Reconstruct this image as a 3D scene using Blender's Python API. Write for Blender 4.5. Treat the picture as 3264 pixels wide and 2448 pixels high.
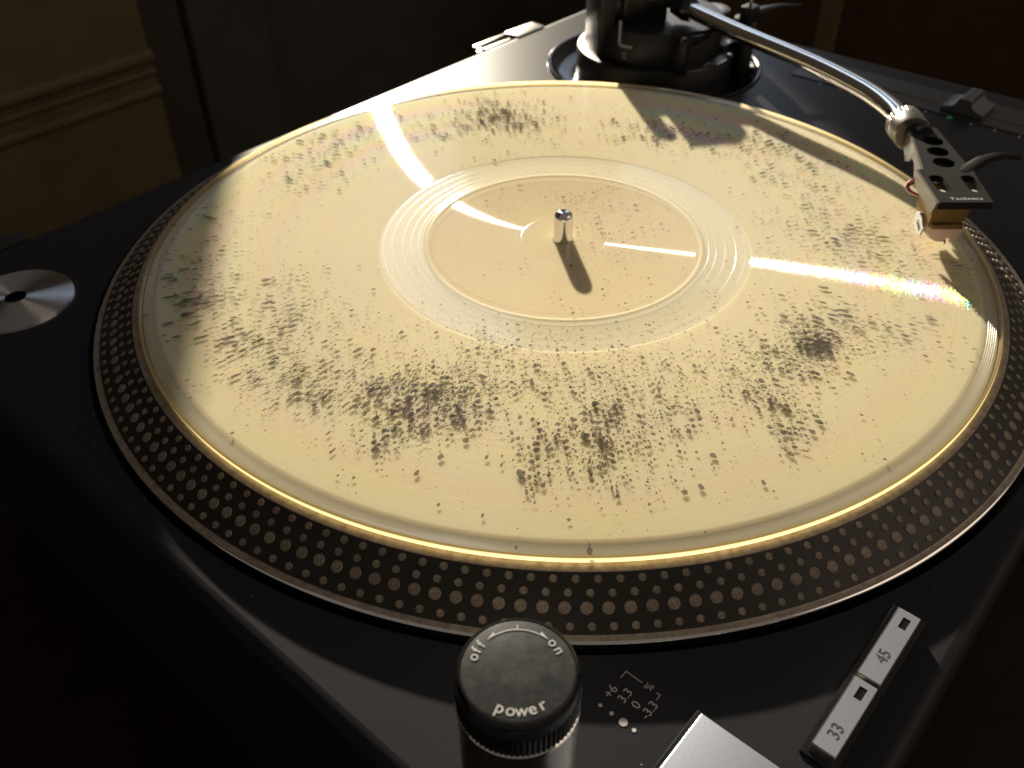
import bpy, bmesh, math, random
from mathutils import Vector, Matrix
random.seed(7)
sc = bpy.context.scene
for o in list(bpy.data.objects): bpy.data.objects.remove(o)
C = sc.collection
MM = 0.001
R = math.radians

# ------------------------------------------------------------------ camera
cam_d = bpy.data.cameras.new('camera'); cam = bpy.data.objects.new('camera', cam_d); C.objects.link(cam)
CAM = Vector((-0.23130, -0.17748, 0.18564))
cr = Vector((0.65511, -0.75549, -0.00823)); cu = Vector((0.48994, 0.41650, 0.76583)); cd = Vector((0.57514, 0.50573, -0.64300))
m = Matrix((cr, cu, -cd)).transposed().to_4x4(); m.translation = CAM
cam.matrix_world = m
cam_d.lens = 31.71; cam_d.sensor_width = 36; cam_d.clip_start = 0.005; cam_d.clip_end = 50
cam_d.dof.use_dof = True; cam_d.dof.focus_distance = 0.235; cam_d.dof.aperture_fstop = 22
sc.camera = cam
sc.render.resolution_x, sc.render.resolution_y = 1024, 768

# ------------------------------------------------------------------ light
w = bpy.data.worlds.new('World'); sc.world = w; w.use_nodes = True
w.node_tree.nodes['Background'].inputs[0].default_value = (1.0, 0.86, 0.72, 1)
w.node_tree.nodes['Background'].inputs[1].default_value = 0.14
SUN_AZ, SUN_EL = 51.0, 18.6
L = Vector((math.cos(R(SUN_AZ))*math.cos(R(SUN_EL)), math.sin(R(SUN_AZ))*math.cos(R(SUN_EL)), math.sin(R(SUN_EL))))
def lamp(name, kind, loc, target, energy, color, **kw):
    d = bpy.data.lights.new(name, kind); o = bpy.data.objects.new(name, d); C.objects.link(o)
    o.location = loc; o.rotation_euler = (Vector(target)-Vector(loc)).to_track_quat('-Z', 'Y').to_euler()
    d.energy = energy; d.color = color
    for k, v in kw.items(): setattr(d, k, v)
    return o
lamp('low_sunbeam', 'SPOT', L*6.0, (0, 0, 0), 6000, (1.0, 0.88, 0.69), spot_size=R(17), spot_blend=0.05, shadow_soft_size=0.048)
lamp('window_pane_near', 'AREA', (0.55, 0.67, 0.55), (0.50, 0.0, 0.25), 1.0, (0.66, 0.80, 1.0), shape='RECTANGLE', size=0.22, size_y=0.75)
lamp('window_pane_far', 'AREA', (1.26, 0.67, 0.55), (0.9, 0.0, 0.25), 1.2, (0.66, 0.80, 1.0), shape='RECTANGLE', size=0.50, size_y=0.75)
lamp('room_bounce_fill', 'AREA', (0.55, -1.15, 0.75), (0.0, -0.05, 0.0), 2.6, (1.0, 0.80, 0.62), shape='RECTANGLE', size=1.0, size_y=0.8)  # added warm fill lamp, stands in for light bounced back by the room
sc.view_settings.view_transform = 'Standard'; sc.view_settings.look = 'None'
sc.view_settings.exposure = 0.0; sc.view_settings.gamma = 1.0; sc.view_settings.use_curve_mapping = False

# ------------------------------------------------------------------ materials
MATS = {}
class NT:
    def __init__(s, name):
        s.m = bpy.data.materials.new(name); s.m.use_nodes = True
        s.t = s.m.node_tree; s.t.nodes.clear(); s.out = s.t.nodes.new('ShaderNodeOutputMaterial')
    def n(s, typ, ins=None, **props):
        nd = s.t.nodes.new('ShaderNode'+typ)
        for k, v in props.items(): setattr(nd, k, v)
        for k, v in (ins or {}).items():
            i = nd.inputs[k]
            if hasattr(v, 'is_output') or isinstance(v, bpy.types.NodeSocket): s.t.links.new(v, i)
            else: i.default_value = v
        return nd
    def math(s, op, a, b=0.0, c=0.0):
        nd = s.n('Math', operation=op)
        for i, v in enumerate((a, b, c)):
            if isinstance(v, bpy.types.NodeSocket): s.t.links.new(v, nd.inputs[i])
            else: nd.inputs[i].default_value = v
        return nd.outputs[0]
    def mixc(s, f, a, b):
        nd = s.n('Mix', data_type='RGBA')
        for i, v in ((0, f), (6, a), (7, b)):
            if isinstance(v, bpy.types.NodeSocket): s.t.links.new(v, nd.inputs[i])
            else: nd.inputs[i].default_value = v if i == 0 else (*v, 1)
        return nd.outputs[2]
    def noise(s, vec, scale, detail=3.0, rough=0.55):
        return s.n('TexNoise', {'Vector': vec, 'Scale': scale, 'Detail': detail, 'Roughness': rough}).outputs['Fac']
    def ramp(s, f, lo, hi):
        return s.n('MapRange', {'Value': f, 'From Min': lo, 'From Max': hi}, clamp=True).outputs[0]
    def obj(s): return s.n('TexCoord').outputs['Object']
    def surf(s, sh): s.t.links.new(sh, s.out.inputs[0]); return s.m
def simple(name, col, rough=0.5, metal=0.0, spec=0.5, col2=None, nscale=600, bump=0.0, rough2=None, emit=None, dust=0.0, coat=0.0, vary=0.0):
    k = NT(name); v = k.obj()
    ins = {'Roughness': rough, 'Metallic': metal, 'Specular IOR Level': spec}
    nz = k.noise(v, nscale, 4)
    c = k.mixc(k.ramp(nz, 0.35, 0.7), col, col2 or tuple(x*0.8 for x in col))
    if dust:
        vo = k.n('TexVoronoi', {'Vector': v, 'Scale': 330.0, 'Randomness': 1.0})
        dm = k.math('MULTIPLY', k.math('LESS_THAN', vo.outputs['Distance'], 0.045), k.math('GREATER_THAN', k.noise(v, 60, 2), 0.52))
        c = k.mixc(k.math('MULTIPLY', dm, dust), c, (0.45, 0.42, 0.38))
    if vary:
        rnd = k.n('ObjectInfo').outputs['Random']
        c = k.mixc(k.math('MULTIPLY', rnd, vary), c, tuple(x*0.35 for x in col))
    ins['Base Color'] = c
    if rough2 is not None: ins['Roughness'] = k.math('MULTIPLY_ADD', k.noise(v, nscale*0.35, 5), rough2-rough, rough)
    if bump:
        ins['Normal'] = k.n('Bump', {'Height': k.noise(v, nscale*2, 2), 'Strength': bump, 'Distance': 0.0003}).outputs[0]
    if coat: ins['Coat Weight'] = coat
    if emit: ins['Emission Color'] = (*emit, 1); ins['Emission Strength'] = 1.0
    return k.surf(k.n('BsdfPrincipled', ins).outputs[0])
M = MATS
M['chassis'] = simple('chassis_satin_paint', (0.021, 0.0215, 0.025), 0.30, 0, 0.09, (0.016, 0.0165, 0.0195), 2600, 0.04, 0.34, dust=0.9)
M['black'] = simple('black_plastic', (0.010, 0.010, 0.010), 0.38, 0, 0.5, None, 900, 0.05)
M['black_gloss'] = simple('black_gloss', (0.008, 0.008, 0.009), 0.16, 0, 0.5, None, 500)
M['band'] = simple('strobe_band_black', (0.012, 0.010, 0.008), 0.45, 0, 0.4, (0.018, 0.014, 0.010), 500, 0.1)
M['alu'] = simple('worn_aluminium', (0.42, 0.36, 0.30), 0.38, 0.75, 0.5, (0.26, 0.20, 0.15), 420, 0.1, 0.6)
M['dot'] = simple('strobe_dot_metal', (0.32, 0.265, 0.21), 0.55, 0.25, 0.35, (0.16, 0.125, 0.09), 1700, 0.12, vary=0.5)
M['lift'] = simple('dark_lift_metal', (0.010, 0.010, 0.010), 0.5, 0, 0.08)
M['chrome'] = simple('chrome', (0.80, 0.79, 0.77), 0.07, 1.0, 0.5, (0.76, 0.75, 0.74), 300)
M['steel'] = simple('satin_steel', (0.60, 0.57, 0.53), 0.28, 1.0, 0.5, (0.50, 0.47, 0.43), 900, 0.05)
M['gunmetal'] = simple('headshell_gunmetal', (0.020, 0.0198, 0.0198), 0.38, 0.0, 0.10, (0.015, 0.0148, 0.0148), 1500, 0.12, 0.5)
M['side'] = simple('bare_edge_metal', (0.20, 0.185, 0.16), 0.42, 0.7, 0.5, (0.15, 0.135, 0.115), 1800, 0.15)
M['button'] = simple('brushed_silver', (0.42, 0.455, 0.53), 0.40, 0.9, 0.5, (0.37, 0.405, 0.48), 2000, 0.08)
M['fader'] = simple('fader_metal', (0.20, 0.205, 0.22), 0.35, 0.8)
M['print'] = simple('grey_print', (0.40, 0.37, 0.36), 0.6)
M['white_print'] = simple('white_print', (0.42, 0.42, 0.42), 0.6)
M['engraved'] = simple('engraved_dark', (0.05, 0.05, 0.055), 0.4)
M['gold'] = simple('brown_gold_shell', (0.23, 0.140, 0.052), 0.38, 0.3, 0.5, (0.19, 0.115, 0.04), 900, 0.08)
M['pink'] = simple('pale_pink_plastic', (0.70, 0.55, 0.50), 0.45, 0, 0.5, (0.64, 0.49, 0.45), 400)
M['white'] = simple('white_plastic', (0.78, 0.76, 0.72), 0.45)
M['red'] = simple('red_wire', (0.45, 0.01, 0.01), 0.4)
M['green'] = simple('green_lamp', (0.02, 0.16, 0.02), 0.3, emit=(0.0, 0.035, 0.002))
M['knob_top'] = simple('knob_cap_satin', (0.020, 0.022, 0.024), 0.30, 0, 0.25, (0.042, 0.044, 0.044), 420, 0.06, 0.34, dust=0.7)
M['table'] = simple('dark_red_wood', (0.0160, 0.0044, 0.0040), 0.6, 0, 0.2, (0.0096, 0.0028, 0.0024), 30)
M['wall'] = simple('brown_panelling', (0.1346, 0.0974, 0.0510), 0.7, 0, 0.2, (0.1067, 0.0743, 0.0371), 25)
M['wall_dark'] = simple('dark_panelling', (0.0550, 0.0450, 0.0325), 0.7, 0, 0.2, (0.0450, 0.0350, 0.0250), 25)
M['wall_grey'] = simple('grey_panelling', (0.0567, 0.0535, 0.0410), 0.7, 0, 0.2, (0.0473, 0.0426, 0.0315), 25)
M['wood'] = simple('cabinet_wood', (0.0900, 0.0480, 0.0200), 0.6, 0, 0.3, (0.0640, 0.0320, 0.0120), 40)
M['wood_edge'] = simple('cabinet_edge', (0.1800, 0.1116, 0.0540), 0.6, 0, 0.3)
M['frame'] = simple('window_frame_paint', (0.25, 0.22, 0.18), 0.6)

def brushed_disc():
    k = NT('lathe_turned_aluminium'); v = k.obj()
    tan = k.n('Tangent', direction_type='RADIAL', axis='Z').outputs[0]
    xyz = k.n('SeparateXYZ', {0: v}); r = k.math('SQRT', k.math('ADD', k.math('MULTIPLY', xyz.outputs[0], xyz.outputs[0]), k.math('MULTIPLY', xyz.outputs[1], xyz.outputs[1])))
    rv = k.n('CombineXYZ', {0: r}).outputs[0]
    g = k.n('BsdfAnisotropic', {'Color': (0.55, 0.55, 0.58, 1), 'Roughness': 0.42, 'Anisotropy': 0.75, 'Tangent': tan,
        'Normal': k.n('Bump', {'Height': k.noise(rv, 9000, 2), 'Strength': 0.08, 'Distance': 0.0002}).outputs[0]})
    return k.surf(g.outputs[0])
M['turned'] = brushed_disc()

def radius(k, v):
    xyz = k.n('SeparateXYZ', {0: v})
    return k.math('MULTIPLY', k.math('SQRT', k.math('ADD', k.math('MULTIPLY', xyz.outputs[0], xyz.outputs[0]), k.math('MULTIPLY', xyz.outputs[1], xyz.outputs[1]))), 1000.0)

def schlick(k):
    g = k.n('NewGeometry'); d = k.n('VectorMath', {0: g.outputs['Incoming'], 1: g.outputs['Normal']}, operation='DOT_PRODUCT').outputs['Value']
    c = k.math('SUBTRACT', 1.0, k.math('ABSOLUTE', d))
    return k.math('MULTIPLY_ADD', k.math('POWER', c, 5.0), 0.90, 0.04)
def clear_vinyl():
    k = NT('clear_grooved_vinyl'); v = k.obj(); r = radius(k, v)
    tan = k.n('Tangent', direction_type='RADIAL', axis='Z').outputs[0]
    rv = k.n('CombineXYZ', {0: r}).outputs[0]
    groove = k.math('MULTIPLY', k.math('GREATER_THAN', r, 68.0), k.math('LESS_THAN', r, 145.4))
    label = k.math('MULTIPLY', k.math('GREATER_THAN', r, 16.2), k.math('LESS_THAN', r, 48.6))
    # rings of slightly different groove depth and fine sparkle of the groove walls
    rings = k.noise(rv, 2.6, 4, 0.7)
    spark = k.noise(v, 3300, 1)
    # diffraction: hue follows the groove spacing, i.e. the radius
    hue = k.math('FRACT', k.math('MULTIPLY_ADD', r, 0.047, k.math('MULTIPLY', k.noise(v, 700, 1), 1.6)))
    sat = k.math('MULTIPLY', k.ramp(r, 72, 110), 0.75)
    rb = k.n('CombineColor', {0: hue, 1: sat, 2: 1.0}, mode='HSV').outputs[0]
    nb = k.n('Bump', {'Height': spark, 'Strength': 0.003, 'Distance': 0.0003})
    nb2 = k.n('Bump', {'Height': rings, 'Strength': 0.006, 'Distance': 0.0004, 'Normal': nb.outputs[0]})
    # the groove wiggles from side to side, so its direction varies a little from place to place
    wig = k.math('ADD', k.math('MULTIPLY', k.math('SUBTRACT', k.noise(v, 2600, 1), 0.5), 0.025), k.math('MULTIPLY', k.math('SUBTRACT', k.noise(rv, 1.3, 3), 0.5), 0.012))
    ga = k.n('BsdfAnisotropic', {'Color': rb, 'Roughness': 0.155, 'Anisotropy': 0.92, 'Rotation': wig, 'Tangent': tan, 'Normal': nb2.outputs[0]})
    lb = k.n('Bump', {'Height': k.noise(rv, 3.0, 3, 0.7), 'Strength': 0.01, 'Distance': 0.0003})
    gl = k.n('BsdfAnisotropic', {'Color': (1, .95, .85, 1), 'Roughness': 0.14, 'Anisotropy': 0.90, 'Tangent': tan, 'Normal': lb.outputs[0]})
    gs = k.n('BsdfAnisotropic', {'Color': (1, 1, 1, 1), 'Roughness': k.math('MULTIPLY_ADD', k.math('LESS_THAN', r, 16.2), 0.05, 0.09)})
    g1 = k.n('MixShader', {0: label, 1: gs.outputs[0], 2: gl.outputs[0]}).outputs[0]
    g2 = k.n('MixShader', {0: groove, 1: g1, 2: ga.outputs[0]}).outputs[0]
    fr = schlick(k)
    tr = k.n('BsdfTransparent', {'Color': (0.985, 0.97, 0.93, 1)})
    return k.surf(k.n('MixShader', {0: fr, 1: tr.outputs[0], 2: g2}).outputs[0])
M['clear'] = clear_vinyl()

def cream_vinyl():
    k = NT('cream_translucent_vinyl'); v = k.obj(); r = radius(k, v)
    rv = k.n('CombineXYZ', {0: r}).outputs[0]
    rings = k.ramp(k.noise(rv, 0.9, 5, 0.65), 0.3, 0.7)
    c = k.mixc(rings, (0.575, 0.525, 0.365), (0.665, 0.61, 0.44))
    c = k.mixc(k.math('MULTIPLY', k.ramp(k.noise(v, 26, 3), 0.4, 0.7), 0.35), c, (0.63, 0.55, 0.32))
    c = k.mixc(k.math('MULTIPLY', k.ramp(k.noise(v, 11, 4, 0.6), 0.42, 0.68), 0.55), c, (0.56, 0.525, 0.42))
    dead = k.math('MULTIPLY', k.math('GREATER_THAN', r, 50.0), k.math('LESS_THAN', r, 68.0))
    c = k.mixc(k.math('MULTIPLY', dead, 0.75), c, (0.60, 0.57, 0.45))
    lab = k.math('LESS_THAN', r, 50.0)
    c = k.mixc(k.math('MULTIPLY', lab, 0.7), c, (0.565, 0.485, 0.335))
    lead = k.ramp(r, 144.6, 145.6)
    c = k.mixc(k.math('MULTIPLY', lead, 0.9), c, (0.46, 0.43, 0.34))
    b = k.n('BsdfPrincipled', {'Base Color': c, 'Roughness': 0.7, 'Specular IOR Level': 0.0, 'Subsurface Weight': 0.95,
        'Subsurface Radius': (1.0, 0.85, 0.6), 'Subsurface Scale': 0.0042})
    return k.surf(b.outputs[0])
M['cream'] = cream_vinyl()

def rim_vinyl():
    k = NT('glowing_vinyl_edge')
    t = k.n('BsdfTranslucent', {'Color': (0.90, 0.78, 0.44, 1)}); d = k.n('BsdfDiffuse', {'Color': (0.55, 0.48, 0.30, 1)})
    g = k.n('BsdfAnisotropic', {'Color': (1, 1, 1, 1), 'Roughness': 0.18}); p = k.n('BsdfTransparent', {'Color': (0.95, 0.88, 0.6, 1)})
    a = k.n('MixShader', {0: 0.3, 1: t.outputs[0], 2: d.outputs[0]}); a2 = k.n('MixShader', {0: 0.02, 1: a.outputs[0], 2: p.outputs[0]})
    return k.surf(k.n('MixShader', {0: schlick(k), 1: a2.outputs[0], 2: g.outputs[0]}).outputs[0])
M['rim'] = rim_vinyl()

def ridge():
    k = NT('vinyl_ridge'); t = k.n('BsdfTransparent'); g = k.n('BsdfAnisotropic', {'Roughness': 0.2}); d = k.n('BsdfDiffuse', {'Color': (0.6, 0.55, 0.4, 1)})
    a = k.n('MixShader', {0: 0.25, 1: g.outputs[0], 2: d.outputs[0]})
    return k.surf(k.n('MixShader', {0: 0.22, 1: t.outputs[0], 2: a.outputs[0]}).outputs[0])
M['ridge'] = ridge()
def speck():
    k = NT('black_pigment'); v = k.obj()
    d = k.n('BsdfDiffuse', {'Color': k.mixc(k.noise(v, 300, 2), (0.060, 0.048, 0.034), (0.105, 0.09, 0.082))}); t = k.n('BsdfTransparent')
    return k.surf(k.n('MixShader', {0: 0.25, 1: d.outputs[0], 2: t.outputs[0]}).outputs[0])
M['speck'] = speck()

# ------------------------------------------------------------------ builders (all lengths in millimetres)
def root_of(o):
    while o.parent: o = o.parent
    return o
def thing(name, label, cat, loc=(0, 0, 0), group=None):
    o = bpy.data.objects.new(name, None); C.objects.link(o); o.location = Vector(loc)*MM; o.empty_display_size = 0.01
    o['label'] = label; o['category'] = cat
    if group: o['group'] = group
    return o
def mk(name, verts, faces, mat, parent=None, smooth=True, kind=None, label=None, cat=None, loc=None):
    me = bpy.data.meshes.new(name)
    off = Vector(root_of(parent).location)/MM if parent else Vector(loc or (0, 0, 0))
    me.from_pydata([(Vector(v)-off)*MM for v in verts], [], faces); me.update()
    if smooth:
        me.polygons.foreach_set('use_smooth', [True]*len(me.polygons))
        try: me.set_sharp_from_angle(angle=R(38))
        except Exception: pass
    me.materials.append(M[mat] if isinstance(mat, str) else mat)
    o = bpy.data.objects.new(name, me); C.objects.link(o)
    if parent: o.parent = parent
    else: o.location = off*MM
    if kind: o['kind'] = kind
    if label: o['label'] = label
    if cat: o['category'] = cat
    return o
def lathe(prof, n=96, c=(0, 0, 0), axis=None, a0=0, a1=None):
    """prof: (r,z) list. axis: optional direction for the z of the profile."""
    full = a1 is None
    rot = Matrix.Identity(3) if axis is None else Vector(axis).to_track_quat('Z', 'Y').to_matrix()
    c = Vector(c); vs = []; fs = []; rows = n if full else n+1
    for i in range(rows):
        t = 2*math.pi*i/n if full else a0+(a1-a0)*i/n
        for r, z in prof: vs.append(c+rot@Vector((r*math.cos(t), r*math.sin(t), z)))
    p = len(prof)
    for i in range(n):
        j = (i+1) % rows
        for q in range(p-1):
            f = [i*p+q, i*p+q+1, j*p+q+1, j*p+q]
            fs.append(f)
    return vs, fs
def sweep(pts, rad, n=20, sy=1.0, cap=True, up=(0, 0, 1)):
    pts = [Vector(p) for p in pts]; vs = []; fs = []
    rads = rad if isinstance(rad, (list, tuple)) else [rad]*len(pts)
    for i, p in enumerate(pts):
        t = (pts[min(i+1, len(pts)-1)]-pts[max(i-1, 0)]).normalized()
        s = t.cross(Vector(up)).normalized(); u = s.cross(t)
        for k in range(n):
            a = 2*math.pi*k/n; vs.append(p+rads[i]*(math.cos(a)*s+sy*math.sin(a)*u))
    for i in range(len(pts)-1):
        for k in range(n): fs.append([i*n+k, i*n+(k+1) % n, (i+1)*n+(k+1) % n, (i+1)*n+k])
    if cap: fs += [list(range(n))[::-1], [(len(pts)-1)*n+k for k in range(n)]]
    return vs, fs
def spline(pts, sub=8):
    P = [Vector(p) for p in pts]; out = []
    for i in range(len(P)-1):
        p0, p1, p2, p3 = P[max(i-1, 0)], P[i], P[i+1], P[min(i+2, len(P)-1)]
        for s in range(sub):
            t = s/sub
            out.append(0.5*((2*p1)+(-p0+p2)*t+(2*p0-5*p1+4*p2-p3)*t*t+(-p0+3*p1-3*p2+p3)*t**3))
    return out+[P[-1]]
def from_bm(bm):
    bm.verts.ensure_lookup_table(); bm.verts.index_update()
    r = [v.co.copy() for v in bm.verts], [[v.index for v in f.verts] for f in bm.faces]; bm.free(); return r
def box(x0, x1, y0, y1, z0, z1, bev=0.0, seg=2, taper=0.0):
    bm = bmesh.new(); bmesh.ops.create_cube(bm, size=1)
    for v in bm.verts:
        t = taper if v.co.z > 0 else 0
        v.co = Vector(((x0+t if v.co.x < 0 else x1-t), (y0+t if v.co.y < 0 else y1-t), (z0 if v.co.z < 0 else z1)))
    if bev: bmesh.ops.bevel(bm, geom=list(bm.edges), offset=bev, segments=seg, affect='EDGES', profile=0.6)
    return from_bm(bm)
def xf(vf, mat):  # transform
    return [mat@Vector(v) for v in vf[0]], vf[1]
def join(*parts):
    vs = []; fs = []
    for v, f in parts:
        o = len(vs); vs += list(v); fs += [[i+o for i in q] for q in f]
    return vs, fs
def prism(outer, holes, z0, z1, bev=0.0):
    """flat plate with holes; outlines are (x,y) lists"""
    vs = []; fs = []
    def fill(z, inset, flip):
        bm = bmesh.new(); edges = []
        for lp in [outer]+holes:
            q = [bm.verts.new((x, y, z)) for x, y in lp]
            edges += [bm.edges.new((q[i], q[(i+1) % len(q)])) for i in range(len(q))]
        bmesh.ops.triangle_fill(bm, use_beauty=True, use_dissolve=False, edges=edges)
        for f in bm.faces:
            f.normal_update()
            if (f.normal.z < 0) != flip: f.normal_flip()
        return from_bm(bm)
    parts = [fill(z1, 0, False), fill(z0, 0, True)]
    for lp in [outer]+holes:
        n = len(lp)
        parts.append(([Vector((x, y, z)) for z in (z0, z1) for x, y in lp], [[i, (i+1) % n, n+(i+1) % n, n+i] for i in range(n)]))
    return join(*parts)
def circle2(cx, cy, r, n=32, ry=None): return [(cx+r*math.cos(2*math.pi*i/n), cy+(ry or r)*math.sin(2*math.pi*i/n)) for i in range(n)]
def text_vf(s, size, thick=0.05, align='CENTER'):
    cu_ = bpy.data.curves.new('lettering', 'FONT'); cu_.body = s; cu_.size = size; cu_.extrude = thick
    cu_.align_x = align; cu_.align_y = 'CENTER'; cu_.resolution_u = 3
    o = bpy.data.objects.new('lettering_tmp', cu_); C.objects.link(o)
    bpy.context.view_layer.update()
    me = o.evaluated_get(bpy.context.evaluated_depsgraph_get()).to_mesh()
    r = [v.co.copy() for v in me.vertices], [list(p.vertices) for p in me.polygons]
    bpy.data.objects.remove(o); bpy.data.curves.remove(cu_); return r
def place2(vf, x, y, z, ang=0.0):
    return xf(vf, Matrix.Translation((x, y, z))@Matrix.Rotation(ang, 4, 'Z'))

# ------------------------------------------------------------------ setting: table, floor, low panelled wall with window posts
ZT = -112.0
mk('table', *box(-330, 420, -420, 235, ZT-30, ZT, 3), 'table', kind='structure', smooth=False)
mk('floor', [(-2500, -2500, -800), (3500, -2500, -800), (3500, 2500, -800), (-2500, 2500, -800)], [[0, 1, 2, 3]], 'wall_dark', kind='structure', smooth=False)
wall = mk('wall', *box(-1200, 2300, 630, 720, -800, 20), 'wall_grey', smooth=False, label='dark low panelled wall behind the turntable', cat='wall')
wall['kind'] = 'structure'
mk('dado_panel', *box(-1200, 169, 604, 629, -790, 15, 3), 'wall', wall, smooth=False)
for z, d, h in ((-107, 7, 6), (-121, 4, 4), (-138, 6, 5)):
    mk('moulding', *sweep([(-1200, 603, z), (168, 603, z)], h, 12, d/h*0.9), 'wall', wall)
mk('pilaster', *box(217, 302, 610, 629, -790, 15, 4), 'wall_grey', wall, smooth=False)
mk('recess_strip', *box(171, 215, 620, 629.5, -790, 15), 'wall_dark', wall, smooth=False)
# window posts stand on the wall; between them the sunbeam enters
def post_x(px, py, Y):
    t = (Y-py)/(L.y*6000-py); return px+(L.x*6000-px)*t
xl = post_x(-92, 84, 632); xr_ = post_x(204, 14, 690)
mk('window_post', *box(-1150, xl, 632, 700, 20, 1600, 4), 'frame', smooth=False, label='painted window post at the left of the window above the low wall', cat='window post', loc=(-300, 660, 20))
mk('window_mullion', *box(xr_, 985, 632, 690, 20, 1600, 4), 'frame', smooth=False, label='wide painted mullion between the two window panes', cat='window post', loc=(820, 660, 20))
cab = thing('cabinet', 'dark brown wooden cabinet to the right behind the turntable', 'cabinet', (760, -100, -800))
mk('carcass', *box(600, 1000, -700, 420, -800, -18, 4), 'wood', cab, smooth=False)
mk('corner_strip', *box(592, 599.7, 150, 168, -795, -22, 1.5), 'wood_edge', cab, smooth=False)

# ------------------------------------------------------------------ turntable
XL, XR, YF, YB = -179.0, 274.0, -177.5, 176.5
tt = thing('turntable', 'dark grey direct drive turntable with silver buttons and power knob', 'turntable', (40, 0, ZT))
AX, AY, AR = 194.0, 90.0, 58.0      # tonearm pivot
WR = 169.6                          # platter well
def rrect(inset, r, n=10):
    out = []
    x0, x1, y0, y1 = XL+inset, XR-inset, YF+inset, YB-inset; r = max(r-inset, 1)
    for cx, cy, a in ((x1-r, y1-r, 0), (x0+r, y1-r, 90), (x0+r, y0+r, 180), (x1-r, y0+r, 270)):
        for i in range(n+1): t = R(a+90*i/n); out.append((cx+r*math.cos(t), cy+r*math.sin(t)))
    return out
def union_hole():
    d = math.hypot(AX, AY); base = math.atan2(AY, AX)
    ca = (WR*WR+d*d-AR*AR)/(2*WR*d); al = math.acos(ca)
    cb = (AR*AR+d*d-WR*WR)/(2*AR*d); be = math.acos(cb)
    pts = []
    n1 = 220
    for i in range(n1+1):
        t = base+al+(2*math.pi-2*al)*i/n1; pts.append((WR*math.cos(t), WR*math.sin(t)))
    n2 = 90
    for i in range(1, n2):
        t = base+math.pi+be+(2*math.pi-2*be)*i/n2; pts.append((AX+AR*math.cos(t), AY+AR*math.sin(t)))
    return pts
hole = union_hole()
loops = [(4.0, 0.0), (2.6, -0.25), (1.2, -1.1), (0.3, -2.6), (0.0, -4.5), (0.0, -88.0), (2.0, -90.0)]
parts = []
bm = bmesh.new(); edges = []
for lp in (rrect(4.0, 14), hole):
    q = [bm.verts.new((x, y, 0)) for x, y in lp]; edges += [bm.edges.new((q[i], q[(i+1) % len(q)])) for i in range(len(q))]
bmesh.ops.triangle_fill(bm, use_beauty=True, use_dissolve=False, edges=edges)
for f in bm.faces:
    f.normal_update()
    if f.normal.z < 0: f.normal_flip()
parts.append(from_bm(bm))
rr = [rrect(i, 14) for i, z in loops]; n = len(rr[0])
parts.append(([Vector((x, y, loops[k][1])) for k in range(len(loops)) for x, y in rr[k]],
              [[k*n+i, (k+1)*n+i, (k+1)*n+(i+1) % n, k*n+(i+1) % n] for k in range(len(loops)-1) for i in range(n)]))
nh = len(hole)
parts.append(([Vector((x, y, z)) for z in (0, -0.5, -9) for x, y in hole], [[k*nh+i, k*nh+(i+1) % nh, (k+1)*nh+(i+1) % nh, (k+1)*nh+i] for k in range(2) for i in range(nh)]))
chassis = mk('chassis', *join(*parts), 'chassis', tt)
mk('well_floor', [(-172, -172, -8.8), (262, -172, -8.8), (262, 172, -8.8), (-172, 172, -8.8)], [[0, 1, 2, 3]], 'black', tt, smooth=False)
for fx, fy in ((-140, -140), (235, -140), (-140, 140), (235, 140)):
    mk('foot', *lathe([(0, -112), (24, -112), (26, -108), (26, -92), (0, -90)], 32, (fx, fy, 0)), 'black', tt)
# thin bright lip of the well
mk('well_lip', *lathe([(WR-0.25, -0.2), (WR-0.12, 0.10), (WR+0.16, 0.10), (WR+0.24, 0.003)], 300, a0=R(40)+math.pi*0, a1=R(360)), 'chassis', tt)

# speed buttons
bez = mk('button_bezel', *box(-118.2, -68.6, -167.2, -158.8, -1, 0.8, 0.35), 'black_gloss', tt)
def speed_button(x0, x1, txt, tx, hx0, hx1):
    b = mk('speed_button', *prism([(x0, -165.7), (x1, -165.7), (x1, -160.5), (x0, -160.5)], [[(hx0, -164.2), (hx1, -164.2), (hx1, -162.4), (hx0, -162.4)]], 3.6, 4.0), 'button', tt, smooth=False, label='silver speed button marked '+txt)
    mk('button_body', *box(x0-0.15, x1+0.15, -165.85, -160.35, 0.2, 3.62, 0.12), 'steel', b)
    mk('indicator_window', *box(hx0+0.03, hx1-0.03, -164.17, -162.43, 3.55, 3.72), 'black_gloss', b, smooth=False)
    mk('lettering', *place2(text_vf(txt, 3.9, 0.06), tx, -163.2, 4.03), 'engraved', b, smooth=False)
    bl = mk('button_edge', *box(x0-0.02, x1+0.02, -160.62, -160.30, 3.4, 4.02, 0.08), 'chrome', b)
speed_button(-116.8, -95.9, '33', -111.2, -101.2, -97.6)
speed_button(-94.5, -71.6, '45', -87.0, -77.2, -73.6)
# start-stop button
sx0, sx1, sy0, sy1 = -166.0, -126.6, -171.0, -139.2
mk('button_bezel', *box(sx0-2, sx1+2, sy0-2, sy1+1.8, -1, 1.6, 0.5), 'black_gloss', tt)
sb = mk('start_stop_button', *box(sx0, sx1, sy0, sy1, 0.5, 4.6, 0.4, 3), 'button', tt, label='wide silver start stop button')

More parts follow.
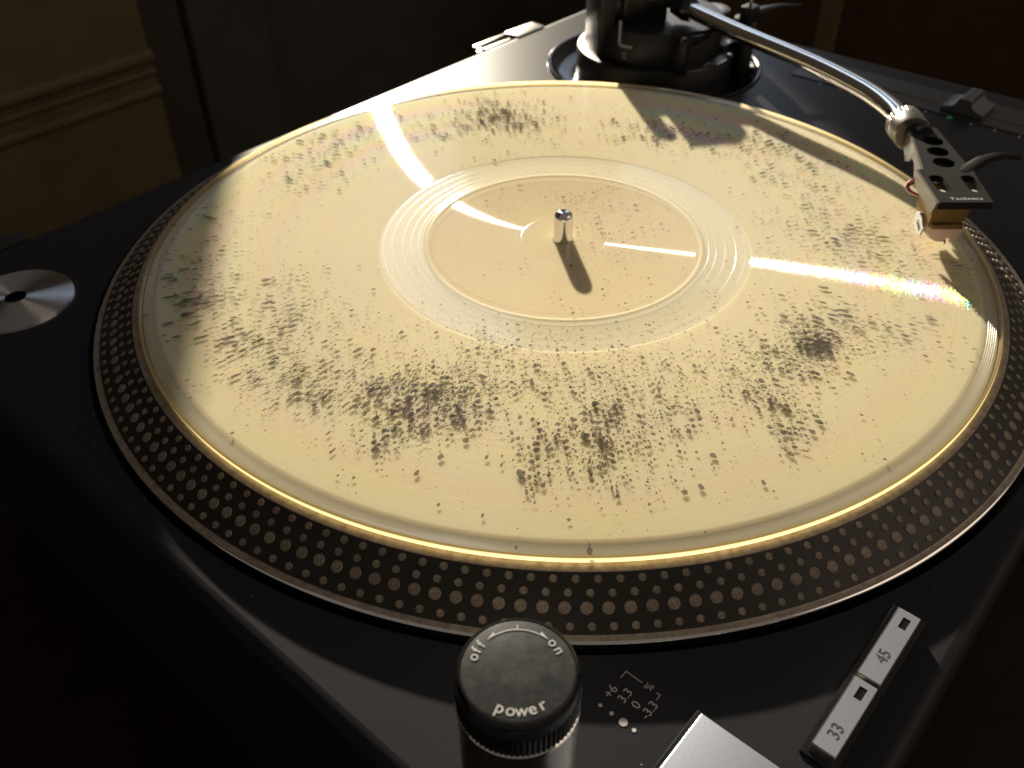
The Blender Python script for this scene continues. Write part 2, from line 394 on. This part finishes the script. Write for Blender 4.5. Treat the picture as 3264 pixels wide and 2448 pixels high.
# printed pitch scale
pr = []
for (y, r) in ((-120.1, 0.45), (-123.2, 0.5), (-126.4, 1.0), (-129.3, 0.48)):
    pr.append(lathe([(0, 0.14), (r, 0.14), (r, 0.02)], 20, (-137.2, y, 0)))
for s, x, y in (('+6', -132.9, -119.9), ('3.3', -131.6, -123.0), ('0', -131.9, -126.2), ('-3.3', -131.0, -129.2)):
    pr.append(place2(text_vf(s, 3.1, 0.04), x, y, 0.09))
pr.append(place2(text_vf('%', 2.8, 0.04), -126.3, -125.9, 0.09))
for x0, x1, y0, y1 in ((-128.5, -126.3, -119.6, -119.4), (-126.5, -126.3, -124.0, -119.6), (-126.5, -126.3, -129.0, -127.9), (-128.0, -126.5, -129.0, -128.8)):
    pr.append(box(x0, x1, y0, y1, 0.03, 0.12))
mk('pitch_scale_print', *join(*pr), 'print', tt, smooth=False)

# power knob on the strobe tower
KX, KY, KZ = -162.2, -117.4, 41.6
kn = mk('power_knob', *lathe([(0, KZ-0.1), (10.1, KZ), (10.7, KZ-0.15), (11.15, KZ-0.6), (11.4, KZ-1.4), (11.4, KZ-4), (11.5, KZ-4.4)], 96, (KX, KY, 0)), 'knob_top', tt, label='black power knob cap with off and on marks')
gv = []; gf = []
N = 144
for i in range(N):
    t = 2*math.pi*i/N; r = 11.45 if i % 2 else 11.75
    for z in (KZ-4.4, KZ-9.5): gv.append(Vector((KX+r*math.cos(t), KY+r*math.sin(t), z)))
for i in range(N): j = (i+1) % N; gf.append([2*i, 2*i+1, 2*j+1, 2*j])
mk('grip_ring', gv, gf, 'black', kn, smooth=False)
mk('chrome_ring', *lathe([(11.3, KZ-9.5), (11.75, KZ-9.8), (11.9, KZ-10.4), (11.7, KZ-11.0), (11.3, KZ-11.2)], 96, (KX, KY, 0)), 'chrome', kn)
mk('tower', *lathe([(11.5, KZ-11.2), (11.6, KZ-12), (11.6, 1.5), (12.6, 0.1), (12.6, -1)], 96, (KX, KY, 0)), 'steel', kn)
mk('cap_edge', *lathe([(10.45, KZ+0.04), (10.8, KZ+0.02), (11.2, KZ-0.45), (11.38, KZ-1.0)], 96, (KX, KY, 0)), 'black_gloss', kn)
KA = R(41.0)  # direction of the tick mark
pr = []
def arc_text(s, ang0, rad, size, step, flip=False):
    for i, ch in enumerate(s):
        a = ang0 + (i-(len(s)-1)/2)*step*(1 if flip else -1)
        x, y = KX+rad*math.cos(a), KY+rad*math.sin(a)
        pr.append(place2(text_vf(ch, size, 0.03), x, y, KZ+0.08, a-math.pi/2 if not flip else a+math.pi/2))
arc_text('power', KA+math.pi+R(4), 8.3, 3.3, R(13.2), True)
arc_text('off', KA+R(63), 8.5, 2.9, R(10.0))
arc_text('on', KA-R(57), 8.5, 2.9, R(13.5))
ap = [(KX+8.3*math.cos(KA+R(d)), KY+8.3*math.sin(KA+R(d)), KZ+0.05) for d in range(-34, 35, 2)]
pr.append(sweep(ap, 0.12, 6, 0.4))
pr.append(sweep([(KX+q*math.cos(KA), KY+q*math.sin(KA), KZ+0.05) for q in (8.3, 9.4)], 0.12, 6, 0.4))
for sg in (-1, 1):
    a = KA+sg*R(30); b = KA+sg*R(43)
    def pk(r, t): return Vector((KX+r*math.cos(t), KY+r*math.sin(t), KZ+0.11))
    pr.append(([pk(9.0, a), pk(8.3, a), pk(8.35, b)], [[0, 1, 2]]))
mk('lettering', *join(*pr), 'white_print', kn, smooth=False)

# pitch fader at the right
mk('fader_panel', *box(227.5, 256.0, -150, 24, -1, 0.5, 0.3), 'black', tt, smooth=False)
mk('fader_slot', *box(238.6, 241.4, -144, 18, 0.2, 0.62), 'black_gloss', tt, smooth=False)
for i in range(13):
    y = 6-11.2*i
    mk('scale_tick', *box(224.4, 226.6 if i % 3 else 227.2, y-0.35, y+0.35, 0.02, 0.12), 'print', tt, smooth=False)
pf = [(-77.5, 0.7), (-77.2, 3.0), (-74, 3.3), (-71, 4.4), (-69.2, 6.2), (-68.4, 8.6), (-65.4, 8.8), (-65.2, 8.3), (-64.8, 8.3), (-64.6, 8.8), (-61.6, 8.6), (-60.8, 6.2), (-59, 4.4), (-56, 3.3), (-52.8, 3.0), (-52.5, 0.7)]
npf = len(pf)
mk('fader_cap', [Vector((x, y, z)) for x in (232.0, 250.0) for y, z in [(-65+(q+65)*0.82, w_*0.92) for q, w_ in pf]], [[i, i+1, npf+i+1, npf+i] for i in range(npf-1)]+[list(range(npf)), [npf+i for i in range(npf)][::-1]], 'fader', tt, smooth=False)
mk('lock_lamp', *lathe([(0, 0.9), (0.8, 0.75), (1.2, 0.3), (1.25, 0.0)], 20, (226.0, -62, 0)), 'green', tt)
# dust cover hinge on the rear edge
hp = []
mk('hinge', *join(box(177, 201, 173.5, 184, -3, 1.0, 0.5), box(150, 178, 183.5, 185.2, -2.0, 0.0, 0.3), box(150, 151.8, 177.2, 185.0, -2.0, 0.02, 0.3), box(146, 180, 176.8, 178.8, -3.0, -0.6, 0.3)), 'steel', tt)
mk('hinge', *join(box(-150, -122, 174.5, 183, -3, 0.6, 0.5)), 'black', tt)

# ------------------------------------------------------------------ 45 rpm adapter
ad = mk('single_adapter', *lathe([(3.6, -4), (3.6, 1.9), (3.9, 2.3), (18.6, 1.6), (19.2, 1.35), (19.5, 0.9), (19.5, -4)], 128, (-146.2, 135.2, 0)), 'turned', None, label='round silver adapter with centre hole in the dark deck corner', cat='adapter', loc=(-146.2, 135.2, -4))
mk('hole_shade_sleeve', *lathe([(3.55, -4), (3.55, 2.0), (3.75, 2.2)], 48, (-146.2, 135.2, 0)), 'lift', ad)  # added dark sleeve, its black stands in for the shade inside the hole
mk('adapter_recess', *lathe([(19.9, 0.02), (20.5, 0.13), (21.1, 0.02)], 96, (-146.2, 135.2, 0)), 'black', tt)
mk('adapter_recess', *lathe([(0, 0.05), (3.6, 0.05)], 32, (-146.2, 135.2, 0)), 'black', tt)

# ------------------------------------------------------------------ platter with strobe dots
pl = thing('platter', 'round turntable platter with rows of strobe dots around its rim', 'platter', (0, 0, -4))
P0, P1 = (152.95, 10.02), (165.4, 2.15)
body = mk('platter_body', *lathe([(3.6, 10.2), (150.2, 10.2), (150.6, 10.12), (152.6, 10.12), (152.8, 10.08), P0], 300), 'alu', pl)
band = mk('strobe_band', *lathe([P0, P1], 300), 'band', pl)
mk('flange', *lathe([P1, (165.7, 2.0), (166.95, 1.9)], 300), 'alu', pl)
mk('flange_edge', *lathe([(166.95, 1.9), (167.3, 1.78), (167.55, 1.5), (167.6, 1.3)], 300), 'chrome', pl)
mk('flange_side', *lathe([(167.6, 1.3), (167.6, 1.0), (167.6, -4)], 300), 'black_gloss', pl)
slope = math.atan2(P0[1]-P1[1], P1[0]-P0[0])
def dot_mesh(r):
    bm = bmesh.new(); n = 12
    a = [bm.verts.new((r*math.cos(2*math.pi*i/n)*MM, r*math.sin(2*math.pi*i/n)*MM, 0)) for i in range(n)]
    b = [bm.verts.new((r*0.9*math.cos(2*math.pi*i/n)*MM, r*0.9*math.sin(2*math.pi*i/n)*MM, 0.28*MM)) for i in range(n)]
    bm.faces.new(b)
    for i in range(n): bm.faces.new((a[i], a[(i+1) % n], b[(i+1) % n], b[i]))
    me = bpy.data.meshes.new('strobe_dot'); bm.to_mesh(me); bm.free(); me.materials.append(M['dot']); return me
dm = {1.04: dot_mesh(1.04), 1.62: dot_mesh(1.62)}
cands = []
for f, cnt, rd, ph in ((0.112, 179, 1.04, 0.2), (0.333, 184, 1.04, 0.9), (0.573, 190, 1.62, 0.4), (0.866, 196, 1.04, 1.3)):
    for i in range(cnt):
        t = 2*math.pi*(i+ph)/cnt
        r = P0[0]+(P1[0]-P0[0])*f; z = P0[1]+(P1[1]-P0[1])*f
        p = Vector((r*math.cos(t), r*math.sin(t), z))
        nrm = Vector((math.sin(slope)*math.cos(t), math.sin(slope)*math.sin(t), math.cos(slope)))
        q = p*MM-CAM; d = q.dot(cd); u = q.dot(cr)/d*31.71/18; v = q.dot(cu)/d*31.71/13.5
        vis = -q.normalized().dot(nrm)
        score = rd/d*max(vis, 0) if abs(u) < 1.02 and abs(v) < 1.02 else 0
        mat = Matrix.Translation(p*MM-Vector(pl.location))@Matrix.Rotation(t, 4, 'Z')@Matrix.Rotation(slope, 4, 'Y')
        cands.append((score, rd, mat))
cands.sort(key=lambda c: -c[0])
for s_, rd, mat in cands[:300]:
    o = bpy.data.objects.new('strobe_dot', dm[rd]); C.objects.link(o); o.parent = pl; o.matrix_basis = mat
bm = bmesh.new()
for s_, rd, mat in cands[300:]:
    t = bmesh.new(); t.from_mesh(dm[rd]); t.transform(mat); me = bpy.data.meshes.new('t'); t.to_mesh(me); t.free(); bm.from_mesh(me); bpy.data.meshes.remove(me)
me = bpy.data.meshes.new('strobe_dots'); bm.to_mesh(me); bm.free(); me.materials.append(M['dot'])
o = bpy.data.objects.new('strobe_dots', me); C.objects.link(o); o.parent = pl; o['kind'] = 'stuff'
mk('spindle', *lathe([(3.55, 5), (3.55, 20.6), (3.35, 21.6), (2.9, 22.3), (2.1, 22.75), (1.1, 22.95), (0, 23.0)], 48), 'chrome', pl)

# ------------------------------------------------------------------ record
rec = thing('record', 'cream coloured translucent record with black splatter on the platter', 'record', (0, 0, 10.3))
mk('vinyl_base', *lathe([(3.7, 10.3), (3.7, 11.3), (49.9, 11.3), (50.1, 11.32), (50.6, 11.5), (50.9, 11.52), (51.4, 11.5), (51.9, 11.32), (52.1, 11.3), (67.6, 11.3), (67.9, 11.32), (68.5, 11.5), (68.8, 11.52), (143.6, 11.52), (144.4, 11.45), (145.4, 11.1), (147.5, 10.9), (149.3, 10.55), (149.5, 10.3)], 256), 'cream', rec)
prof = [(3.7, 11.4), (3.7, 12.15), (3.9, 12.15), (15.3, 12.15), (15.5, 12.15), (15.9, 11.98), (16.2, 12.15), (16.4, 12.22), (16.6, 12.22), (48.3, 12.22), (48.6, 12.22),
        (49.2, 12.40), (49.8, 12.64), (50.4, 12.70), (51.0, 12.50), (51.5, 12.26), (51.9, 12.20), (52.2, 12.20), (67.6, 12.20), (67.9, 12.20), (68.1, 12.27), (68.4, 12.27), (144.9, 12.27), (145.2, 12.27), (145.5, 12.21),
        (145.8, 12.21), (148.6, 12.21), (148.9, 12.24), (149.3, 12.32), (149.7, 12.34)]
for r, h in ((53.4, .02), (56.0, .02), (59.2, .02), (63.0, .025), (66.3, .02), (145.9, .05), (146.5, .05), (147.1, .05), (147.7, .05), (148.3, .05)):
    mk('run_groove', *lathe([(r-0.09, 12.205), (r-0.03, 12.21+h), (r+0.03, 12.21+h), (r+0.09, 12.205)], 256), 'ridge', rec)
mk('clear_surface', *lathe(prof, 256), 'clear', rec)
mk('outer_rim', *lathe([(149.7, 12.34), (150.15, 12.27), (150.5, 12.02), (150.7, 11.6), (150.72, 11.2), (150.6, 10.75), (150.3, 10.45), (149.8, 10.33)], 300), 'rim', rec)

# splatter: clusters (radius mm, angle deg, spread radial, spread tangential, count, blob scale)
CL = [(117, 100, 13, 8, 170, 1.1), (118, 107, 12, 8, 150, 1.0), (127, 91, 9, 8, 110, 1.0), (122, 83, 9, 8, 90, .9), (112, 54, 11, 7, 260, 1.15), (104, 49, 9, 6, 160, 1.1),
      (110, 63, 10, 7, 160, 1.0), (111, 72, 10, 7, 90, .9), (126, 55, 8, 8, 80, 1.0), (105, 40, 10, 8, 60, .8), (102, 10, 10, 8, 260, 1.1), (100, 22, 10, 8, 120, 1.0), (112, -4, 10, 7, 190, 1.0), (125, -12, 9, 7, 140, 1.0), (106, -21, 12, 9, 150, 1.0),
      (120, -25, 10, 8, 120, .9), (101, -42, 14, 11, 330, .9), (107, -51, 14, 9, 330, .9), (120, -60, 12, 8, 150, .8), (100, -89, 6, 6, 330, 1.35), (104, -92, 8, 7, 150, 1.2), (100, -80, 12, 9, 200, .95), (118, -80, 11, 8, 120, .9), (97, -99, 9, 6, 210, 1.15),
      (107, -107, 8, 4, 190, 1.2), (118, -110, 7, 3.5, 90, 1.2), (125, -112, 3, 1.3, 26, 1.3), (90, -110, 9, 10, 170, .9), (100, -133, 8, 7, 240, 1.15), (110, -136, 8, 5, 210, 1.2), (112, -143, 6, 7, 180, 1.2), (124, -145, 5, 2.2, 50, 1.35), (126, -135, 6, 9, 80, 1.0),
      (97, -122, 10, 12, 300, .9), (110, -126, 9, 8, 120, 1.0), (104, -170, 9, 9, 480, 1.3), (95, -164, 7, 7, 260, 1.2), (100, -158, 7, 5, 190, 1.35), (122, -166, 6, 6, 90, 1.35), (111, -162, 6, 5, 80, 1.2), (112, 178, 10, 8, 300, 1.15), (118, 171, 9, 7, 170, 1.15),
      (120, 162, 10, 7, 220, 1.2), (129, 148, 8, 6, 200, 1.2), (132, 138, 8, 7, 150, 1.1), (104, 145, 13, 8, 130, 1.0), (100, 161, 12, 9, 220, 1.0), (110, 155, 12, 8, 160, 1.05), (122, 125, 12, 11, 110, 1.0), (29, -2, 11, 11, 200, .85), (33, 15, 10, 12, 120, .85), (20, -30, 9, 9, 110, .8), (38, 25, 9, 12, 120, .8), (30, -100, 12, 22, 130, .7), (35, 130, 12, 25, 90, .65), (60, -110, 7, 30, 150, .75), (74, -167, 8, 9, 220, .85), (77, -145, 8, 12, 300, .9), (82, -155, 9, 10, 280, .95), (86, -133, 9, 12, 240, .95),
      (79, -126, 9, 14, 300, .85), (88, -150, 8, 10, 150, .9), (62, -140, 7, 14, 110, .65), (40, -120, 16, 25, 70, .6), (85, 175, 10, 10, 200, .8), (85, 45, 10, 14, 90, .7), (60, 60, 14, 20, 90, .7)]
sv = []; sf = []
def blob(r, th, size, el, n=8):
    """one irregular fleck stretched along the radius"""
    c, s = math.cos(th), math.sin(th); o = len(sv)
    ph = random.random()*6.28
    for i in range(n):
        a = 2*math.pi*i/n+ph; q = size*(0.66+0.6*random.random())
        x = r+q*el*math.cos(a); y = q*math.sin(a)
        sv.append(Vector((x*c-y*s, x*s+y*c, 12.12+random.random()*0.02)))
    sf.append(list(range(o, o+n)))
def fleck(r, th, bs):
    if r < 5 or r > 149 or (48.3 < r < 52.3): return
    deg = math.degrees(th) % 360
    e0 = 1.0+max(0, (r-55))/95*(0.6 if (deg > 190 and deg < 275) else 2.2)
    thin = 0.78 if 95 < deg < 190 else 1.0
    size = min(0.85, thin* random.lognormvariate(-1.76, 0.60)*bs)
    blob(r, th, size, e0*(0.75+0.6*random.random()), 7 if size < 0.25 else 10)
for r0, a0, sr, st, n, bs in CL:
    for i in range(int(n*1.25)):
        r = random.gauss(r0, sr*1.05); th = R(a0)+random.gauss(0, st*1.15)/r0
        fleck(r, th, bs)
    # a few merged patches in the densest places
    for i in range(int(n*0.017*(bs-0.8)*4)):
        r = random.gauss(r0, sr*0.55); th = R(a0)+random.gauss(0, st*0.5)/r0
        for j in range(random.randint(3, 9)):
            fleck(r+random.gauss(0, 1.3), th+random.gauss(0, 0.8)/r0, bs*1.45)
for i in range(1500): fleck(math.sqrt(random.uniform(10**2, 144**2)), random.uniform(0, 2*math.pi), 0.6)
for r, a, s_ in ((148.4, -139, 0.8), (147.2, -139, 0.4), (146, -139, 0.3), (148, -146, 0.4), (143.5, 178, 0.5), (143, -104, 0.45), (139, -150, 0.5), (134, -132, 0.5), (138, -155, .45)): blob(r, R(a), s_, 1.5, 9)
mk('splatter', sv, sf, 'speck', rec, smooth=False, kind='stuff')

# ------------------------------------------------------------------ tonearm
ta = thing('tonearm', 'curved chrome tonearm on its black round base at the back', 'tonearm', (AX, AY, -8.8))
def clip(vf, rmin):
    vs, fs = vf
    return vs, [f for f in fs if min(math.hypot(vs[i].x, vs[i].y) for i in f) > rmin]
mk('base_dish', *clip(lathe([(57.9, -0.4), (56.5, -0.3), (55.3, -1.0), (53.5, -3.2), (49, -5.0), (42, -5.4)], 160, (AX, AY, 0)), 168.6), 'black_gloss', ta)
mk('base_trim', *clip(lathe([(58.6, 0.02), (58.5, 0.9), (57.8, 1.35), (56.8, 1.2), (56.0, 0.5), (55.3, -1.2)], 160, (AX, AY, 0)), 168.6), 'black_gloss', ta)
mk('base_ring', *lathe([(42.2, -5.4), (42.2, 9.6), (41.6, 10.6), (40.4, 11.0), (35.8, 11.0), (35.4, 10.4)], 128, (AX, AY, 0)), 'black', ta)
mk('height_dial', *lathe([(35.2, 10.4), (35.2, 26), (34.4, 27.2), (30, 27.6), (0, 27.6)], 128, (AX, AY, 0)), 'black', ta)
dv = Vector((CAM.x/MM-AX, CAM.y/MM-AY)); da = math.atan2(dv.y, dv.x)
marks = []
def on_dial(a, z, w_, h_):
    rr_ = 35.32; vs = []
    for i in range(5):
        t = a+(i/4-0.5)*w_/rr_
        vs += [Vector((AX+rr_*math.cos(t), AY+rr_*math.sin(t), z-h_/2)), Vector((AX+rr_*math.cos(t), AY+rr_*math.sin(t), z+h_/2))]
    return vs, [[2*i, 2*i+2, 2*i+3, 2*i+1] for i in range(4)]
marks += [on_dial(da+R(-31), 26, 1.6, 12), on_dial(da+R(-24.6), 19.7, 7.5, 1.3), on_dial(da+R(-26), 15.8, 2.6, 0.7), on_dial(da+R(-25.4), 13.8, 2.8, 0.7)]
mk('dial_marks', *join(*marks), 'white_print', ta, smooth=False)
# pivot housing, bearing collar, counterweight stub
sx_, sy_ = math.cos(R(SUN_AZ)), math.sin(R(SUN_AZ))
AM = Matrix.Translation((AX, AY, 0))@Matrix(((sy_, sx_, 0), (-sx_, sy_, 0), (0, 0, 1))).to_4x4()
mk('side_post', *xf(box(-36, -27.5, -15, 15, 9.5, 47, 1.5), AM), 'black', ta)
mk('pivot_housing', *join(xf(box(-24, 0, -17, 15, 27, 50, 2.5), AM), xf(box(-30, -20, -12, 12, 26, 40, 1.5), AM)), 'black_gloss', ta)
mk('pivot_cap', *lathe([(0, 52), (8, 52), (9, 51), (9, 40)], 48, (AX-3, AY+3, 0)), 'black_gloss', ta)
tube_pts = spline([(190.5, 82, 36), (186.0, 67, 35.4), (173.8, 29.4, 34.6), (165.8, 0.6, 34.2), (159.0, -20.5, 34), (150.6, -39.5, 34), (142.6, -53.4, 34), (133.6, -64.4, 34), (124.5, -72.5, 34)], 10)
mk('arm_tube', *sweep(tube_pts, 4.0, 28), 'chrome', ta)
mk('bearing_collar', *sweep([(188.3, 74.5, 35.7), (187.3, 71, 35.6), (186.4, 68, 35.5), (185.6, 65.4, 35.4), (185.2, 64.2, 35.35)], [5.8, 6.3, 6.3, 5.8, 4.6], 32), 'black_gloss', ta)
mk('cue_platform', *join(box(166, 186, 52, 57, 24, 28, 1), box(163.5, 168, 52.5, 56.5, 10, 27, 1)), 'black', ta)
mk('cue_lift_bar', *spline and sweep(spline([(163, 60, 29.5), (172, 54, 29.8), (182, 48, 29.8), (192, 44, 29.5), (200, 42, 28)], 6), 1.0, 10), 'gunmetal', ta)
mk('cue_lift_pin', *lathe([(1.7, 12), (1.7, 27.5), (1.2, 28.4), (0, 28.6)], 20, (168, 57, 0)), 'steel', ta)
mk('anti_skating_dial', *lathe([(0, 21.6), (8.2, 21.6), (9.2, 21.0), (9.3, 17), (9.3, -5)], 48, (236, 80, 0)), 'steel', ta)
mk('arm_rest', *join(lathe([(4.4, -5), (4.4, 24), (3.8, 25), (0, 25.2)], 28, (219, 49, 0)), box(214.5, 223.5, 45.5, 53, 22, 33, 1.4), box(206, 222, 54, 60, 8, 14, 1.2)), 'black', ta)
mk('arm_rest_clip', *sweep(spline([(214, 47, 33), (213.2, 46.4, 37), (216, 46.6, 40), (221, 47, 41), (224, 47.4, 38)], 5), 0.8, 8), 'steel', ta)
mk('cue_lever', *sweep(spline([(224, 54, 25), (234, 50, 27), (246, 44.5, 27.5), (258, 38.5, 26)], 6), [3.2]*7+[3.0, 2.9, 2.7, 2.5, 2.3, 2.0, 1.7, 1.4, 1.1, .8, .6, .4], 12, 0.35), 'black', ta)
mk('cue_pillar', *lathe([(6.5, -5), (6.5, 20), (5.5, 24), (0, 25)], 32, (226, 55, 0)), 'black', ta)
mk('ring_clips', *join(box(186, 196, 46, 47.2, 10.8, 12.0, .3), box(180, 186, 50, 51.2, 10.8, 12.4, .3), box(199.5, 202.5, 46.5, 49, 10.8, 13, .4)), 'steel', ta)
# locking collar with knurled grip
td = (tube_pts[-1]-tube_pts[-4]).normalized()
cc = tube_pts[-1]
kn_v = []; kn_f = []; NK = 64; NR = 7
rot = td.to_track_quat('Z', 'Y').to_matrix()
for j in range(NR):
    for i in range(NK):
        t = 2*math.pi*i/NK; rr_ = 6.75+(0.34 if (i % 2 and j % 2) else 0)
        kn_v.append(cc+rot@Vector((rr_*math.cos(t), rr_*math.sin(t), -3.2+0.62*j)))
for j in range(NR-1):
    for i in range(NK): kn_f.append([j*NK+i, j*NK+(i+1) % NK, (j+1)*NK+(i+1) % NK, (j+1)*NK+i])
M['collar'] = simple('collar_steel', (0.42, 0.395, 0.35), 0.30, 1.0, 0.5, (0.34, 0.32, 0.28), 900, 0.08)
lc = mk('locking_collar', *lathe([(3.9, -3.8), (6.0, -3.8), (6.7, -3.2)], 64, cc, td), 'collar', ta)
mk('knurled_grip', kn_v, kn_f, 'collar', lc, smooth=False)
mk('collar_sleeve', *lathe([(6.75, 0.52), (6.85, 0.7), (6.9, 1.2), (6.85, 7.6), (6.5, 8.2), (3.0, 8.2)], 64, cc, td), 'collar', lc)

# ------------------------------------------------------------------ headshell
HA = R(-140.0)                                  # heading of the shell
hu = Vector((math.cos(HA), math.sin(HA), 0)); hv = Vector((-hu.y, hu.x, 0))  # hv: towards the finger lift
HO = Vector((73.8, -115.9, 0))
def H(s, v, z): return HO - hu*s + hv*v + Vector((0, 0, z))
HM = Matrix.Translation(HO)@Matrix((-hu, hv, Vector((0, 0, 1)))).transposed().to_4x4()   # local (s, v, z)
def hx(vf):
    vs = [HM@Vector(v) for v in vf[0]]
    return vs, [f[::-1] for f in vf[1]]
hs = thing('headshell', 'black slotted headshell with round holes and a curved finger lift', 'headshell', (HO.x, HO.y, 34))
def slot(cs, cv, ls, r, n=8):
    out = []
    for i in range(n+1): t = -math.pi/2+math.pi*i/n; out.append((cs+ls+r*math.cos(t), cv+r*math.sin(t)))
    for i in range(n+1): t = math.pi/2+math.pi*i/n; out.append((cs-ls+r*math.cos(t), cv+r*math.sin(t)))
    return out
outer = [(0.6, -10.8), (0.6, 7.2), (20, 8.6), (24, 9.2), (28, 8.6), (59.5, 8.2), (59.5, -1.9), (25, -8.0), (24.4, -10.2)]
holes = [circle2(47.8, 2.9, 3.9, 28), circle2(38.9, 1.8, 3.9, 28), circle2(30.0, 0.9, 3.9, 28), slot(14, -6.0, 3.8, 2.5), slot(14, 5.0, 3.8, 2.4)]
mk('top_plate', *hx(prism(outer, holes, 33.8, 36.2)), 'gunmetal', hs, smooth=False)
def flange(v0, v1, prof, name):
    # prof: (s,z) polygon standing along the shell edge from v0 (front end) to v1 (rear end)
    smin = min(p[0] for p in prof); smax = max(p[0] for p in prof); n = len(prof); vs = []
    for dv_ in (0, 0.9):
        for s, z in prof:
            vs.append(Vector((s, v0+(v1-v0)*(s-smin)/(smax-smin)+dv_, z)))
    fs = [list(range(n)), [n+i for i in range(n)][::-1]]+[[i, n+i, n+(i+1) % n, (i+1) % n] for i in range(n)]
    return mk(name, *hx((vs, fs)), 'side', hs, smooth=False)
arch = [(25, 36.25), (25, 32.6)]+[(38+7.0*math.cos(t), 27.2+5.6*math.sin(t)) for t in [math.pi*(0.86-0.72*i/8) for i in range(9)]]+[(50, 27.0), (57, 29), (59, 36.25)]
flange(-8.95, -2.8, arch, 'side_flange')
flange(-11.7, -11.1, [(0.4, 36.2), (2.5, 30.5), (9, 31.5), (17, 30.8), (22.5, 33.2), (24.2, 36.2)], 'side_flange')
mk('neck', *join(sweep([cc+td*4, H(55, 2.0, 34)], 4.6, 24), hx(box(24, 55, -2, 6.4, 29.5, 34.3, 0.8))), 'black', hs)
for cv in (-6.0, 5.0):
    mk('mounting_screw', *xf(lathe([(0, 34.6), (1.5, 34.5), (2.1, 33.8), (2.15, 30)], 20), Matrix.Translation(H(11.2, cv, 0))), 'steel', hs)
mk('finger_lift', *sweep(spline([H(23, 5, 35.3), H(26.5, 9, 35.6), H(31, 15.5, 36.6), H(33.2, 22, 37.2), H(33.5, 29.5, 36.6)], 7), [3.0]*8+[2.8]*7+[2.5]*7+[2.2]*6+[1.6], 14, 0.36), 'lift', hs)
lt = text_vf('Technics', 3.0, 0.02)
tm = Matrix.Translation(H(3.0, -1.0, 36.26))@Matrix((hv, -hu, Vector((0, 0, 1)))).transposed().to_4x4()@Matrix.Diagonal((1.05, 0.8, 1, 1))
lo = mk('lettering', *xf(lt, tm), 'white_print', hs, smooth=False)

# ------------------------------------------------------------------ cartridge
ct = thing('cartridge', 'brown gold cartridge with pale pink stylus guard touching the record', 'cartridge', (HO.x, HO.y, 13))
def frustum(s0, s1, v0, v1, z0, z1, ts, tv, bev):
    bm = bmesh.new(); bmesh.ops.create_cube(bm, size=1)
    for v in bm.verts:
        lo_ = v.co.z < 0
        v.co = Vector(((s0+(ts if lo_ else 0)) if v.co.x < 0 else s1-(0 if lo_ else 0), (v0+(tv if lo_ else 0)) if v.co.y < 0 else v1-(tv if lo_ else 0), z0 if lo_ else z1))
    bmesh.ops.bevel(bm, geom=list(bm.edges), offset=bev, segments=2, affect='EDGES'); return from_bm(bm)
mk('cartridge_body', *hx(join(frustum(4.4, 20, -9.4, 3.2, 22.8, 31.8, 2.6, 0.5, 0.5), frustum(4.6, 19, -10.2, 4.0, 31.6, 33.7, 0, 0, 0.3))), 'gold', ct)
mk('front_ledge', *hx(box(5.2, 7.4, -8.4, 2.6, 23.0, 24.8, 0.35)), 'gold', ct)
gp = [(-8.6, 23.4), (3.4, 23.4), (5.4, 20.0), (5.6, 16.4), (4.4, 14.4), (2.9, 13.9), (2.6, 16.0), (1.8, 17.0), (0.9, 16.4), (0.5, 14.2), (-2.6, 14.4), (-5.4, 16.2), (-8.4, 19.6)]
ng = len(gp)
def gs_(z, k): return 7.2+(23.4-z)*0.40+k
vs = [Vector((gs_(q[1], k), q[0], q[1])) for k, sc_ in ((0, 0.86), (1.4, 1.0), (8.5, 0.95)) for q in [((p[0]+1.5)*sc_-1.5, 18.8+(p[1]-18.8)*sc_) for p in gp]]
fs = [list(range(ng)), [2*ng+i for i in range(ng)][::-1]]+[[k*ng+i, (k+1)*ng+i, (k+1)*ng+(i+1) % ng, k*ng+(i+1) % ng] for k in range(2) for i in range(ng)]
gd = mk('stylus_guard', *hx((vs, fs)), 'pink', ct, smooth=False)
mk('side_tab', *hx(([Vector((s, v, z)) for v in (-9.8, -9.0) for s, z in ((8.4, 22.0), (9.2, 18.4), (12.4, 17.4), (16.6, 19.6), (16.8, 23.6), (14.2, 24.6), (11.4, 24.2), (10.2, 22.8))], [list(range(8)), [8+i for i in range(8)][::-1]]+[[i, 8+i, 8+(i+1) % 8, (i+1) % 8] for i in range(8)])), 'white', ct, smooth=False)
tm = HM@Matrix.Translation((12.2, -9.86, 20.8))@Matrix.Rotation(math.pi/2, 4, 'X')@Matrix.Diagonal((-1, 1, 1, 1))@Matrix.Rotation(R(-25), 4, 'Z')
mk('lettering', *xf(text_vf('500', 2.7, 0.03), tm), 'engraved', ct, smooth=False)
mk('stylus', *join(sweep([H(16, 1.7, 16.4), H(12, 1.7, 13.6)], [0.5, 0.35], 10), sweep([H(12.2, 1.7, 13.7), H(12.1, 1.7, 12.35)], [0.3, 0.05], 8)), 'red', ct)
for i, (mt, v0) in enumerate((('red', -10.4), ('white', -10.6), ('black', -9.8))):
    mk('lead_wire', *sweep(spline([H(27, -6.5+i, 32.0), H(25.0, v0-1.6, 30.8-i*0.5), H(22.5, v0-1.0, 28.8-i*0.7), H(20.0, -7.0+i*1.2, 27.6-i*0.5)], 6), 0.45, 8), mt, ct)
mk('terminal_pins', *hx(join(*[sweep([Vector((19.8, -7+i*2.4, 27.4)), Vector((22.4, -7+i*2.4, 27.4))], 0.5, 8) for i in range(4)])), 'gold', ct)
